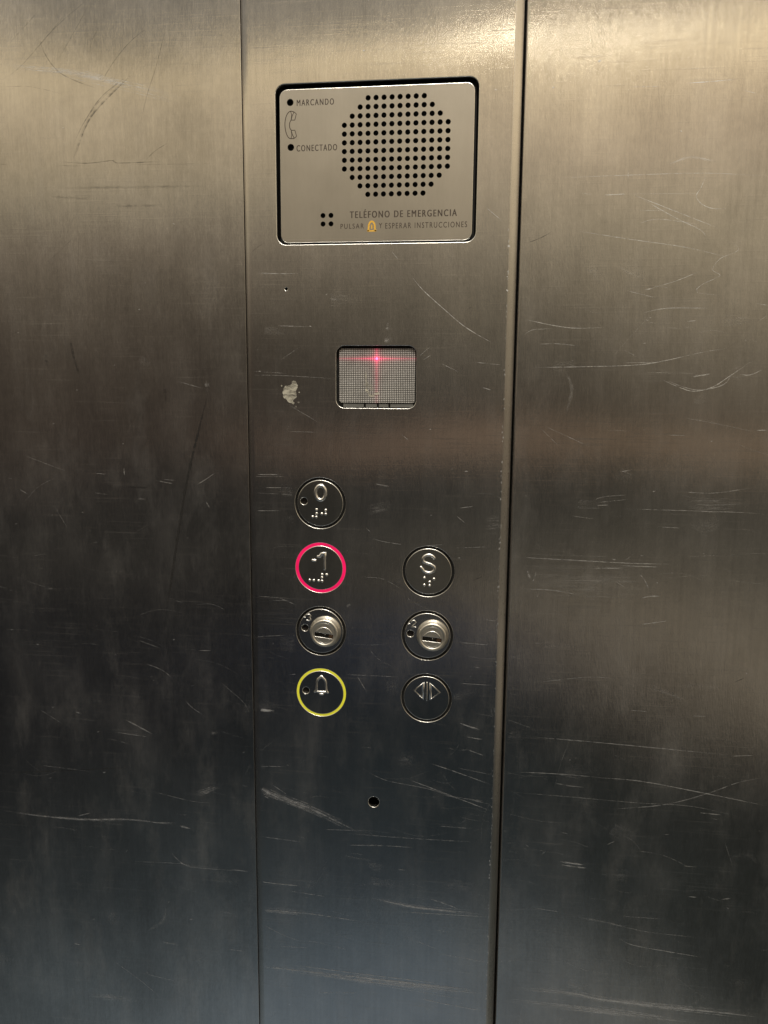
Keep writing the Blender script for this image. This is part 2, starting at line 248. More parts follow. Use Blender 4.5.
# ------------------------------------------------------------------ wear marks, plus one light band painted on the left sheet (part of each sheet's own mesh)
SCR = """d 0.4 0.225 -153.4,364.5 -151.7,356.8 -144.7,347.0 -135.2,341.5 -121.8,336.6
d 0.32 0.175 -121.8,336.6 -112.1,349.5 -102.1,359.4 -91.3,366.4
d 0.32 0.175 -81.9,366.0 -87.8,347.6 -93.7,332.7 -98.1,318.4
d 0.56 0.25 -101.8,343.0 -115.1,332.5 -127.6,320.4 -136.7,302.1
d 0.4 0.25 -105.0,342.0 -119.4,332.6 -129.8,320.4 -137.0,309.0
d 1.76 0.08 -102.9,342.5 -117.3,331.2 -128.8,319.4 -138.1,300.1
d 0.24 0.2 -108.7,339.9 -121.3,329.8 -130.5,319.5
d 0.4 0.25 -145.2,299.7 -129.9,298.5 -114.5,299.5 -112.4,298.1 -86.5,298.3
d 0.32 0.15 -82.9,307.7 -90.5,303.7 -96.1,299.0
d 0.24 0.175 -103.8,297.1 -55.7,296.3
d 0.24 0.2 -147.6,297.8 -134.3,297.1
d 2 0.07 -148.3,286.1 -104.3,285.3 -62.3,284.9
d 1.6 0.06 -153.0,281.6 -126.4,279.6
d 1.6 0.07 -117.8,275.6 -85.1,275.5
d 0.32 0.2 -181.0,299.3 -177.0,299.2
d 0.4 0.1 -178.0,342.5 -164.1,350.7 -136.5,376.0
d 0.4 0.09 -172.3,360.6 -151.4,378.6
d 0.4 0.1 -164.1,350.7 -143.4,368.8 -125.5,381.0
d 0.32 0.1 -144.4,350.8 -130.4,370.1 -123.4,380.9
d 0.32 0.1 -126.3,345.3 -124.5,358.5 -119.4,367.7
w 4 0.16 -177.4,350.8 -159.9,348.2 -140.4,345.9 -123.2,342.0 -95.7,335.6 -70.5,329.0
d 0.32 0.1 -178.2,339.6 -160.5,339.0 -141.0,334.4
d 0.32 0.1 -136.2,263.1 -138.5,240.7
d 0.32 0.1 -138.6,260.1 -157.5,245.1
d 0.28 0.2 -30.2,254.8 -35.5,251.5 -39.9,247.6
s 0.24 0.4 -34.7,239.1 -16.1,238.1
s 0.4 0.7 -82.2,266.2 -79.9,264.9
s 0.56 0.5 186.3,327.6 198.7,328.0 211.1,328.6
s 0.24 0.35 159.2,326.9 175.5,326.6
d 0.28 0.275 109.4,252.1 117.4,254.8 125.8,259.3
s 0.4 0.3 123.9,284.4 160.4,284.9 198.0,284.9 228.4,282.7
s 0.32 0.4 160.3,288.0 160.5,282.9
s 0.48 0.4 137.4,276.7 143.1,276.0
s 0.48 0.6 148.8,275.5 160.0,275.8
s 0.32 0.25 160.0,275.8 198.7,275.1
s 0.32 0.7 198.9,284.8 196.6,278.1 194.5,274.1 197.1,270.3 202.8,267.8 210.4,267.6
s 0.4 0.6 162.8,275.6 180.8,268.4 207.1,257.9
s 0.48 0.45 167.5,273.3 186.6,262.8 198.0,257.2 202.0,251.6
s 0.32 0.35 165.4,260.5 175.5,263.1 192.3,260.9 197.9,259.0
s 0.32 0.4 166.0,267.5 180.8,267.5
s 0.32 0.55 135.4,258.2 163.0,253.5 191.2,249.0 217.3,242.5
s 0.32 0.45 210.1,253.3 216.9,247.7 208.1,243.2 204.8,237.7 208.7,234.9 199.7,230.3 198.1,226.6 211.2,225.0
s 0.28 0.55 173.7,228.7 186.6,232.3 199.3,237.4
s 0.56 0.85 171.9,228.2 176.0,228.9
s 0.32 0.5 162.5,227.9 177.8,224.0
s 0.32 0.5 88.8,270.9 97.8,263.6
s 0.32 0.3 213.3,323.5 220.5,321.5
s 0.4 0.5 221.4,320.6 223.7,320.0
s 1.2 0.2 179.5,289.3 190.3,292.6 203.1,290.4
s 0.4 0.6 110.0,213.8 122.9,210.9 136.5,208.9 152.9,209.2
s 0.32 0.4 110.3,205.1 115.1,208.0 126.8,208.7
s 0.32 0.4 117.4,200.6 129.1,200.8 139.9,199.6
s 0.36 0.7 113.9,188.4 143.2,188.9 170.2,189.9 185.3,192.4 202.0,196.3 215.8,198.6
s 0.32 0.4 162.5,190.9 181.5,191.3
s 0.4 0.8 182.0,182.8 191.8,178.5 199.5,176.4 208.8,178.6 217.7,184.8 228.3,192.5
s 0.4 0.6 185.9,181.8 194.6,178.4 203.2,177.1 214.3,180.0 218.5,186.8
s 0.64 1 198.1,183.8 207.4,185.4
s 0.4 0.6 221.4,185.2 227.0,184.9 233.2,187.8
s 0.4 0.5 215.7,186.8 221.1,188.7
s 0.4 0.45 170.6,216.4 183.7,218.8 204.2,218.7
s 0.4 0.6 227.1,220.8 233.2,220.0
s 0.32 0.6 229.5,212.3 233.0,214.8
s 0.32 0.5 193.5,212.1 199.0,212.5
s 0.32 0.5 174.7,211.6 177.5,211.6
s 0.28 0.3 120.9,156.6 131.3,146.6
s 0.28 0.35 122.9,157.6 149.1,145.9
s 0.4 0.8 231.9,156.3 238.0,156.6
s 0.32 0.4 187.6,153.4 197.1,153.1
s 0.32 0.5 150.4,117.4 156.2,119.6 168.0,120.9
s 0.32 0.7 151.5,114.8 159.4,115.2
s 0.32 0.4 152.4,116.4 169.1,118.5
s 0.4 0.35 166.4,113.3 189.9,113.2 232.3,112.7 241.5,111.5
s 0.4 0.75 109.2,84.9 145.9,84.0 171.9,83.4 195.6,83.6
s 0.4 0.6 152.1,80.0 168.1,80.5
s 0.48 0.6 166.0,81.9 187.8,81.8
w 17.6 0.05 109.6,72.8 152.4,73.0 192.3,73.6
s 0.32 0.5 164.5,73.1 169.6,70.1
s 0.72 0.35 177.2,77.7 179.9,74.7 182.6,69.5
s 0.64 0.7 178.9,64.1 183.8,65.3 188.8,65.5
s 0.4 0.35 113.9,66.9 132.4,66.6 152.9,63.1
s 0.32 0.5 184.6,103.9 197.3,103.6
s 0.32 0.4 162.5,133.0 170.2,134.5
s 0.32 0.3 138.8,108.9 152.8,107.2
s 2 0.12 133.6,186.5 136.9,176.7 134.5,164.7
s 1.2 0.35 116.6,77.7 118.8,72.5
s 0.8 0.35 121.8,76.8 119.9,70.4
s 0.48 0.3 193.2,123.5 212.5,122.9 233.2,126.3
s 5.6 0.08 193.5,118.4 209.1,116.7 233.8,118.3
s 0.48 0.5 119.0,-19.9 154.4,-20.8 193.6,-22.3 229.8,-23.9
s 0.32 0.5 232.0,-24.5 244.5,-23.2
s 0.4 0.6 115.2,-41.9 137.6,-41.5 159.8,-41.9
s 0.48 0.95 157.6,-42.1 183.9,-42.7 212.2,-46.4 233.7,-49.6 254.0,-52.8
s 0.48 0.4 167.3,-61.2 197.7,-56.1 220.8,-47.7 237.3,-39.8 252.7,-35.5
s 0.32 0.4 108.8,-54.5 144.9,-55.1 182.4,-56.0 212.8,-55.9 240.9,-60.5
s 0.48 0.9 217.3,-59.4 229.6,-59.9
s 0.32 0.5 224.4,-62.5 228.3,-62.9
s 0.96 0.8 141.6,-95.9 149.3,-96.5 156.1,-96.9
s 0.8 0.6 142.1,-97.8 150.0,-98.4 157.5,-98.8
s 0.48 0.6 121.2,-86.6 123.6,-88.4
s 0.4 0.5 130.5,-92.5 132.8,-90.6
s 0.48 0.45 136.7,-47.2 144.6,-48.3 153.5,-48.7
s 0.32 0.4 175.2,-0.7 185.9,-1.0
s 0.24 0.4 209.4,-2.2 217.8,-1.9
s 0.32 0.5 198.7,-74.1 202.0,-74.1
s 0.32 0.5 167.3,-83.3 172.3,-80.4
s 0.4 0.45 210.8,-92.7 218.4,-92.8
d 0.32 0.5 205.7,-99.8 211.1,-98.8
s 0.4 0.6 214.1,-111.5 219.6,-111.7
s 0.4 0.6 232.7,-111.8 238.4,-110.5
s 0.32 0.4 128.3,-127.0 143.3,-128.1
s 0.4 0.35 177.3,-127.5 201.8,-127.1
s 1.2 0.2 154.8,-130.9 168.5,-132.1 182.2,-134.6
s 0.4 0.3 173.1,-132.9 193.4,-136.1 222.3,-137.0
s 0.48 0.7 176.9,-141.5 185.0,-145.3 205.3,-147.6 225.3,-149.4
s 0.32 0.4 256.5,-141.4 260.8,-141.5
w 4 0.35 112.6,-180.8 150.1,-180.7 170.9,-182.9 207.4,-183.5 238.7,-183.1 264.0,-183.1
s 0.64 0.7 145.5,-182.0 170.9,-182.9 207.4,-184.1 238.7,-183.9 264.1,-184.9
w 4 0.3 112.9,-190.1 150.5,-190.7 185.1,-191.3 230.3,-191.9
s 0.56 0.65 143.5,-192.0 162.1,-191.8 185.2,-192.6
s 0.4 0.5 161.9,-187.3 191.8,-189.2 212.3,-190.8
s 0.48 0.6 178.9,49.0 193.5,51.8
d 0.32 0.6 231.0,18.5 236.0,21.2
s 0.32 0.3 120.1,12.1 152.7,17.4 170.0,17.1
s 0.4 0.35 141.3,-77.5 145.8,-78.1
s 0.32 0.5 87.4,-15.8 93.1,-17.4
s 0.32 0.5 87.5,-22.6 94.3,-23.4
s 0.32 0.5 88.4,-61.0 101.1,-63.2
d 1.2 1 -64.4,173.0 -71.8,147.3 -78.2,123.4 -83.6,96.7 -89.2,67.2 -93.5,44.1
w 2.4 0.1 -65.3,180.3 -64.0,173.0
s 0.4 0.45 -97.5,123.6 -86.2,121.7
s 0.32 0.45 -92.9,124.2 -85.0,123.7
s 0.4 0.4 -134.2,127.1 -126.2,126.4
s 0.64 0.5 -116.0,130.3 -115.8,125.9
d 0.8 0.4 -116.1,119.3 -101.1,119.1
s 1.6 0.3 -108.3,112.6 -103.7,112.2
s 0.96 0.6 -67.2,112.0 -65.1,108.3
s 0.4 0.4 -72.6,121.3 -66.9,124.7 -61.1,128.7
s 0.32 0.3 -134.8,115.5 -126.7,114.6
s 0.4 0.35 -182.1,116.8 -176.3,113.5
s 0.32 0.25 -178.3,137.0 -159.8,130.6 -150.6,127.5
s 0.4 0.2 -81.9,180.3 -66.5,176.1
s 0.32 0.6 -37.8,128.1 -22.4,128.1
s 0.32 0.5 -32.4,120.6 -17.4,120.9
s 0.32 0.6 -38.2,107.2 -22.7,107.6
s 0.32 0.4 -41.4,56.9 -18.2,56.3
s 0.24 0.3 -40.0,186.1 -16.7,184.7
d 2 0.2 -145.1,204.4 -143.4,193.9 -140.5,183.2
d 2.4 0.15 -160.5,196.0 -159.9,187.4
d 2.4 0.12 -89.8,179.2 -89.0,168.6
s 0.32 0.35 -171.5,56.1 -163.1,56.5
s 0.32 0.3 -138.8,85.0 -134.0,86.3
s 0.32 0.2 -161.2,108.2 -152.5,93.7
s 0.96 0.4 -208.8,-89.9 -183.3,-91.8 -153.0,-92.1 -123.0,-89.8 -92.3,-91.2
s 2 0.2 -175.7,-92.0 -153.0,-92.1 -123.0,-90.3
s 0.48 0.6 -156.6,-90.1 -147.7,-87.3
s 1.2 0.4 -89.9,-91.5 -82.7,-92.9
s 0.64 0.4 -108.2,-90.6 -92.3,-89.9
s 0.72 0.6 -122.5,-23.9 -114.2,-27.8 -104.7,-32.6
s 0.4 0.4 -108.9,12.9 -97.2,8.7 -90.3,3.1
s 0.4 0.4 -83.6,-9.6 -79.0,-14.1 -72.1,-18.5
s 0.32 0.3 -63.2,4.6 -48.4,-7.6 -43.9,-14.5
s 0.4 0.3 -111.9,26.9 -97.9,22.4
s 0.32 0.35 -128.0,-118.3 -89.5,-116.9 -79.8,-118.8 -44.0,-118.3
s 0.4 0.5 -96.6,-109.3 -89.5,-116.3 -81.1,-119.5
s 0.4 0.6 -57.9,-118.0 -45.9,-118.5
d 0.4 0.3 -207.0,-64.7 -156.2,-59.4 -111.6,-53.9
s 0.4 0.3 -107.4,-69.7 -83.3,-74.2 -67.7,-75.0
s 0.4 0.3 -138.8,-188.0 -120.2,-200.9 -105.4,-212.9
s 0.64 0.5 -164.1,-179.2 -159.0,-180.0
s 0.48 0.3 -120.0,-195.5 -94.8,-199.5
s 1.44 0.75 -39.9,-12.3 -34.6,-13.0 -28.8,-12.9
w 3.2 0.25 -38.9,-62.4 -30.8,-66.7 -19.6,-70.7
s 0.4 0.4 -130.2,-32.4 -106.0,-34.6
s 0.32 0.5 -127.8,17.2 -125.0,16.8
s 0.96 0.4 -154.1,-20.9 -150.5,-21.9
s 0.32 0.5 -74.4,22.1 -66.3,22.5
s 2.4 0.12 -100.5,-148.4 -103.4,-157.8 -113.7,-165.4
s 4 0.08 -157.0,-215.8 -138.8,-215.2 -118.3,-217.0
s 1.2 0.2 -103.9,-172.4 -91.4,-173.3
s 0.4 0.3 -61.7,-172.9 -49.4,-173.5
s 3.2 0.12 -67.7,-30.3 -62.9,-27.6
s 3.2 0.12 -78.4,-70.1 -61.4,-62.7
s 0.32 0.3 -182.4,-57.4 -146.3,-59.5
s 0.32 0.4 -49.5,-61.9 -46.0,-62.4
s 0.32 0.3 -178.8,-19.9 -162.0,-29.9
w 4.8 0.22 -39.2,-62.5 -25.7,-67.4 -5.5,-74.2 7.9,-80.2 21.2,-86.3
s 0.48 0.6 -5.5,-74.2 7.9,-80.2 21.2,-86.3
s 0.32 0.5 -31.2,-59.6 -21.2,-65.9
s 0.4 0.4 1.1,-86.7 21.2,-85.8
s 0.4 0.9 64.4,-39.8 81.5,-44.8 100.7,-50.9
s 0.4 0.9 50.5,-50.3 73.2,-57.9 101.1,-67.3
s 0.32 0.4 23.3,-45.3 38.6,-52.3 64.6,-56.2 86.1,-62.7
s 0.32 0.4 71.1,-59.2 98.8,-61.7
s 0.28 0.4 79.3,-41.5 100.5,-44.6
s 0.4 0.8 80.8,-14.0 92.4,-17.1
s 0.32 0.5 84.2,-22.1 95.3,-23.2
s 0.4 0.6 85.4,-29.8 96.0,-33.2
s 0.4 0.9 -40.3,-124.5 -26.5,-125.2 -12.7,-125.2
s 0.32 0.5 -21.9,-129.2 3.2,-131.1
s 0.64 0.4 -40.7,-143.8 -10.6,-143.4 28.1,-145.9
w 2.4 0.15 -38.3,-143.5 -6.0,-144.2
w 2 0.25 29.1,-129.9 57.0,-133.4 100.8,-134.1
s 0.48 0.6 65.7,-126.6 74.5,-128.9 83.3,-131.7
s 0.4 0.5 45.9,-136.9 100.8,-135.3
s 0.32 0.5 30.3,-129.3 57.0,-133.4 74.6,-134.2
w 4.8 0.35 -41.3,-182.8 -10.9,-183.4 23.7,-184.8 57.7,-185.7 102.2,-187.5
s 0.56 0.5 -41.3,-182.8 -10.9,-183.4 16.8,-185.0
s 0.56 0.4 35.1,-184.8 75.6,-186.7 102.2,-186.3
s 0.4 0.7 57.8,-193.7 75.8,-196.2 102.5,-198.7
s 0.4 0.5 14.5,-95.8 38.9,-94.3 56.5,-94.1
s 0.32 0.5 -37.5,-94.5 -12.5,-96.1
s 0.32 0.4 -29.4,-167.7 -7.3,-166.7
s 0.32 0.4 -38.5,-153.5 -24.6,-159.7 -10.7,-163.3
s 0.4 0.3 70.7,-162.5 101.6,-165.4
s 0.32 0.4 68.2,-146.9 79.3,-147.5
s 0.32 0.4 57.3,-155.3 71.8,-159.9
s 0.32 0.4 16.8,-88.3 56.4,-88.2 93.1,-87.6
s 0.32 0.4 69.3,-79.0 90.8,-79.2
s 0.32 0.4 -39.0,-48.8 -21.0,-47.8
s 0.4 0.35 -6.4,-197.7 28.3,-193.9
s 0.32 0.35 45.7,-109.2 52.3,-109.1
s 0.36 0.75 49.3,237.7 56.2,229.5 68.1,219.0 80.0,209.4 95.7,200.4
s 0.32 0.3 39.4,249.5 43.3,244.8
s 0.32 0.35 -34.9,238.5 -10.5,238.4
s 0.4 0.35 -24.1,210.7 -4.6,210.1
s 0.32 0.3 -41.2,183.9 -20.3,183.6 8.5,182.1
s 0.32 0.4 66.7,190.6 76.6,185.9
s 0.32 0.4 56.8,192.1 61.7,195.0
s 0.32 0.3 54.8,194.0 61.0,199.5
s 0.4 0.5 88.6,178.0 94.5,176.3
s 0.32 0.4 84.3,191.2 99.9,189.7
s 0.32 0.3 -18.4,168.0 -0.8,158.0
s 0.32 0.35 45.2,152.5 50.3,148.2
s 0.28 0.3 -18.6,152.7 -0.9,152.5
s 0.28 0.25 -22.3,192.0 -9.8,199.9
s 3.2 0.15 36.7,209.6 39.7,209.2
s 4 0.13 35.8,202.8 40.7,203.4
s 0.32 0.5 -38.0,128.1 -23.1,128.4
d 0.32 0.5 80.8,218.9 82.7,220.2
s 0.64 0.5 -5.6,210.5 -4.4,210.1
s 0.36 0.55 28.2,93.4 37.6,91.2 54.1,89.6 72.5,90.8
s 0.32 0.3 72.6,88.7 96.8,90.3
s 0.8 0.25 31.2,124.2 39.4,122.7
s 0.32 0.5 78.2,111.5 86.2,112.7
s 0.32 0.4 76.2,107.8 82.4,102.8
d 0.32 0.7 87.2,70.8 92.2,73.1
s 2.4 0.3 15.0,52.7 17.4,54.1
s 0.32 0.4 -26.2,56.9 -13.3,52.0
s 0.32 0.4 -30.6,54.6 -17.6,55.1
s 0.4 0.5 -19.2,10.1 -13.7,10.6
s 0.32 0.4 13.5,11.8 46.7,12.0
s 0.4 0.8 80.8,-13.8 92.5,-17.9
s 1.44 0.5 -40.1,-13.0 -28.3,-13.0
s 0.32 0.5 80.3,10.0 99.0,9.7
s 0.28 0.4 79.8,34.3 98.4,33.5
s 0.4 0.4 26.1,99.2 29.2,96.2
s 0.32 0.4 -40.9,32.1 -20.0,34.1
s 0.32 0.3 -38.2,117.5 -14.8,117.0
s 0.32 0.3 -40.1,126.9 -18.9,127.3
s 0.64 0.25 21.0,11.8 27.5,1.0"""
MARKS = []
for ln in SCR.strip().split('\n'):
    w = ln.split(); MARKS.append((w[0], float(w[1]), float(w[2]), [tuple(map(float, p.split(','))) for p in w[3:]]))
def rnd_marks():
    R = random.Random(11)
    CL = [(60, -70, 45, 30), (190, -90, 50, 40), (200, 190, 45, 40), (-130, -70, 60, 40), (10, -160, 50, 25), (95, -130, 30, 40), (-150, 40, 50, 35), (170, 60, 40, 50), (-20, 60, 20, 60), (90, 20, 20, 60), (30, -210, 70, 15), (200, -190, 60, 20)]
    for _ in range(420):                                # fine cleaning and key scratches, in clusters
        q = R.choice(CL); x = R.gauss(q[0], q[2]); z = R.gauss(q[1], q[3])
        a = math.radians(R.gauss(-6, 9)) if R.random() < .85 else R.uniform(-1.4, 1.4)
        ln = R.choice((R.uniform(2, 9), R.uniform(5, 20), R.uniform(10, 45)))
        c = R.uniform(-.12, .12)*ln
        p0 = Vector((x, z)); d = Vector((math.cos(a), math.sin(a))); n = Vector((-d.y, d.x))
        MARKS.append(('s', R.uniform(.14, .28), R.uniform(.06, .26), [tuple(p0), tuple(p0+d*ln*.5+n*c), tuple(p0+d*ln)]))
    for _ in range(130):                                # nicks
        x = R.uniform(-235, 280); z = R.uniform(-260, 380); a = R.uniform(-.6, .6)
        MARKS.append(('s', R.uniform(.3, .8), R.uniform(.15, .6), [(x, z), (x+math.cos(a)*R.uniform(.6, 2.2), z+math.sin(a)*.8)]))
    for _ in range(60):                                 # soft rubbed patches
        x = R.uniform(-235, 280); z = R.uniform(-260, 250)
        MARKS.append(('w', R.uniform(3, 9), R.uniform(.015, .045), [(x, z), (x+R.uniform(-4, 12), z+R.uniform(-3, 3)), (x+R.uniform(4, 26), z+R.uniform(-9, 6))]))
rnd_marks()
def bundles():                                          # each rubbed smear, and the painted light band, is a bundle of hairlines
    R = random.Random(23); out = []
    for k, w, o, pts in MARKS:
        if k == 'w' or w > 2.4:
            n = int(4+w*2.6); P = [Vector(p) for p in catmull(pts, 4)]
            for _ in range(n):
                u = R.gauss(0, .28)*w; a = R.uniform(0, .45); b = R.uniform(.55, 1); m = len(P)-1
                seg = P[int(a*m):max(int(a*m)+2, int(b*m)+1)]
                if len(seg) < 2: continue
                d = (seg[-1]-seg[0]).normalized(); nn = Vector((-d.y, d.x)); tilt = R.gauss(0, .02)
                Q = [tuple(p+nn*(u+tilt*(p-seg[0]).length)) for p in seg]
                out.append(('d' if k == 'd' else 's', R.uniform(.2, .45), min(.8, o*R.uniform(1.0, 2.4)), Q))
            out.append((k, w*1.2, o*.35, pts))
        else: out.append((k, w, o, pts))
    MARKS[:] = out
bundles()
def add_marks(bm, xa, xb, y, holes=(), mi_s=2, mi_d=3, wall=False):
    op = bm.loops.layers.float_color.get('op') or bm.loops.layers.float_color.new('op')
    lay = [0]
    def inside(p):
        if not (xa < p.x < xb): return False
        for (hx0, hz0, hx1, hz1) in holes:
            if hx0 < p.x < hx1 and hz0 < p.y < hz1: return False
        return True
    for k, w, o, pts in MARKS:
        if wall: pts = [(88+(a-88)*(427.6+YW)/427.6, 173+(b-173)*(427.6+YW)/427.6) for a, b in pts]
        P = catmull(pts, 1.5); N = len(P)
        if w <= 1.5: w = w*1.15; o = min(1, o*1.35)
        lay[0] += 1; yy = y-.02-.00035*lay[0]
        m = 3 if w > 1.5 else 1
        rows = []
        for i, p in enumerate(P):
            t = (P[min(i+1, N-1)]-P[max(i-1, 0)]).normalized(); s = Vector((-t.y, t.x))
            e = min(1, 5*min(i, N-1-i)/max(N-1, 1)+(.25 if N < 4 else .0)); ww = w*.5*(.45+.55*min(1, e))*(1+.25*math.sin(i*1.7+w*9))
            cols = []
            for j in range(-m-1, m+2):
                u = j/(m+1); cols.append((p+s*ww*u, o*max(0, 1-abs(u)**1.5)*max(e, .0) if m > 1 else o*(1 if abs(u) < .01 else .25)*max(e, .05)))
            rows.append((p, cols))
        for i in range(N-1):
            if not (inside(rows[i][0]) and inside(rows[i+1][0])): continue
            A, B = rows[i][1], rows[i+1][1]
            for j in range(len(A)-1):
                q = (A[j], B[j], B[j+1], A[j+1])
                f = bm.faces.new([bm.verts.new(V(c[0].x, yy, c[0].y)) for c in q])
                f.material_index = mi_d if k == 'd' else mi_s
                for lp, c in zip(f.loops, q): lp[op] = (c[1], c[1], c[1], 1)
                f.normal_update()
                if f.normal.y > 0: f.normal_flip()

# ------------------------------------------------------------------ wall sheets
ZB, ZT = -620, 860
YW = 4.0            # the wall sheets stand 4 mm behind the face of the control panel

def wall_sheet(name, label, x0, x1, side, mat):
    bm = bmesh.new(); y = YW; r = .8 if side < 0 else .3
    gx = x1 if side > 0 else x0                       # the edge next to the control panel
    fx0, fx1 = (x0, x1-r) if side > 0 else (x0+r, x1)
    grid_fill(bm, fx0, ZB, fx1, ZT, y, 0)
    prev = None
    for i in range(7):
        a = PI/2*i/6; xx = gx-side*r+side*r*math.sin(a); yy = y+r-r*math.cos(a)
        cur = [bm.verts.new(V(xx, yy, ZB)), bm.verts.new(V(xx, yy, ZT))]
        if prev:
            q = (prev[0], cur[0], cur[1], prev[1]); f = bm.faces.new(q if side > 0 else q[::-1]); f.smooth = True; f.material_index = 1
        prev = cur
    cur = [bm.verts.new(V(gx, 16, ZB)), bm.verts.new(V(gx, 16, ZT))]
    q = (prev[0], cur[0], cur[1], prev[1]); f = bm.faces.new(q if side > 0 else q[::-1]); f.material_index = 1
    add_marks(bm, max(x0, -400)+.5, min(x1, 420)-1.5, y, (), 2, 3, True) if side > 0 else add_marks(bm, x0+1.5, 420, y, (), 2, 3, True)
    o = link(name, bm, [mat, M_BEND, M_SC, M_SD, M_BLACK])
    o['label'] = label; o['category'] = 'wall panel'
    return o
wall_sheet('wall_panel', 'dark brushed steel lift wall sheet left of the control panel, with one long dark vertical scratch', -900, -42.5, 1, M_WL)
wall_sheet('wall_panel', 'lighter brushed steel lift wall sheet right of the control panel, covered in pale curved scratches', 107.3, 960, -1, M_WR)
bm = bmesh.new(); box(bm, -70, 30, ZB, 135, 34, ZT)
o = link('dark_gap_filler', bm, M_BLACK); o['kind'] = 'structure'  # black filler sheet stands in for the dark behind the seams

# ------------------------------------------------------------------ control panel
panel = thing('elevator_control_panel', 'tall brushed steel lift control panel with phone grille, display, round buttons and key switches', 'control panel')
PX0, PX1 = -41.9, 106.0; BR = 4.6; BL = 4.2
PT = 37.49
BL_POS = [(0, 3*PT), (0, 2*PT), (0, PT), (0, 0)]
BR_POS = [(61.9, 2*PT), (61.9, PT), (61.9, 0)]
R_H = 14.6
holes = [rrect(-23.1, 253.5, 84.0, 335.0, 5.2), rrect(9.3, 166.1, 53.6, 199.9, 4.6)]
holes += [circ(x, z, R_H) for x, z in BL_POS+BR_POS] + [circ(31.5, -66.7, 3.3, 32), circ(-18.4, 230.3, .8, 16)]
bm = bmesh.new()
outer = [(PX0+BL, ZB), (PX1-BR, ZB), (PX1-BR, ZT), (PX0+BL, ZT)]
fill(bm, outer, [offset(h, .3) for h in holes], 0, 0)
for i, h in enumerate(holes): skirt(bm, h, lipprof(.3, 2.2 if i < 2 else 3.0), 1)
for side, gx, r in ((1, PX1, BR), (-1, PX0, BL)):
    prev = None
    for i in range(13):
        a = PI/2*i/12; xx = gx-side*r+side*r*math.sin(a); yy = r-r*math.cos(a)
        cur = [bm.verts.new(V(xx, yy, ZB)), bm.verts.new(V(xx, yy, ZT))]
        if prev:
            q = (prev[0], cur[0], cur[1], prev[1]); f = bm.faces.new(q if side > 0 else q[::-1]); f.smooth = True; f.material_index = 4 if side > 0 else 0
        prev = cur
    cur = [bm.verts.new(V(gx, 20, ZB)), bm.verts.new(V(gx, 20, ZT))]
    q = (prev[0], cur[0], cur[1], prev[1]); f = bm.faces.new(q if side > 0 else q[::-1]); f.material_index = 5
add_marks(bm, PX0+BL, PX1-BR-.2, 0, [(-24, 252.5, 84.5, 336), (8.3, 165, 54.6, 201)]+[(x-15, z-15, x+15, z+15) for x, z in BL_POS+BR_POS]+[(28, -70.5, 35, -63)])
# nicks along the bend
R_ = random.Random(5)
op = bm.loops.layers.float_color.get('op')
for k in range(150):
    z = R_.uniform(-250, 260); w = R_.uniform(.15, .45); x = PX1-BR+R_.uniform(-.5, .35); h = R_.uniform(.2, .9)
    f = bm.faces.new([bm.verts.new(V(*c)) for c in ((x-w, -.05, z), (x, -.05, z-h), (x+w, -.05, z), (x, -.05, z+h))]); f.material_index = 2
    o_ = R_.uniform(.2, .8)
    for lp in f.loops: lp[op] = (o_, o_, o_, 1)
faceplate = link('faceplate', bm, [M_FP, M_LIP, M_SC, M_SD, M_BEND, M_BLACK], panel)
# glue residue: ragged flake stuck to the steel
bm = bmesh.new(); op = bm.loops.layers.float_color.new('op'); R_ = random.Random(3)
out_px = [(-20.6, 172), (-20.9, 175.5), (-19.6, 177.8), (-16.5, 178.6), (-15.2, 180.6), (-13, 179.8), (-12.6, 177), (-13.6, 174.5), (-13.2, 171.8), (-15.2, 170.3), (-14.4, 167.9), (-16.6, 168.8), (-18.4, 169.6)]
pp = [p.to_tuple() for p in catmull(out_px+[out_px[0]], .7)][:-1]
pp = [(x+R_.uniform(-.3, .3), z+R_.uniform(-.3, .3)) for x, z in pp]
fill(bm, pp[::-1], [], -.12)
for x, z, r in ((-12, 169, .5), (-21.5, 178, .4), (-13.5, 166.5, .5), (-11.6, 174.5, .35)): disc(bm, x, z, r, -.12, 0, 7)
for f in bm.faces:
    o_ = .72
    for lp in f.loops: lp[op] = (o_, o_, o_, 1)
link('dried_residue', bm, M_GLUE, panel)

# housing behind the plate
bm = bmesh.new(); box(bm, PX0+6, 14, ZB+5, PX1-6, 16, ZT-5); link('back_box', bm, M_BLACK, panel)

# ------------------------------------------------------------------ lettering
def text_mesh(body, x0, z0, x1, z1, y, thick=.0):
    c = bpy.data.curves.new('t', 'FONT'); c.body = body; c.size = 1; c.resolution_u = 5; c.space_character = 1.32; c.offset = thick
    t = bpy.data.objects.new('t', c); COL.objects.link(t)
    bpy.context.view_layer.update()
    dg = bpy.context.evaluated_depsgraph_get()
    me = bpy.data.meshes.new_from_object(t.evaluated_get(dg)); bpy.data.objects.remove(t)
    xs = [v.co.x for v in me.vertices]; ys = [v.co.y for v in me.vertices]
    ax, bx_, ay, by = min(xs), max(xs), min(ys), max(ys)
    for v in me.vertices:
        v.co = V(x0+(v.co.x-ax)/(bx_-ax)*(x1-x0), y, z0+(v.co.y-ay)/(by-ay)*(z1-z0))
    bm = bmesh.new(); bm.from_mesh(me)
    for f in bm.faces:
        f.normal_update()
        if f.normal.y > 0: f.normal_flip()
    return bm
def join(*bms):
    out = bmesh.new()
    for b in bms:
        me = bpy.data.meshes.new('j'); b.to_mesh(me); b.free(); out.from_mesh(me); bpy.data.meshes.remove(me)
    return out
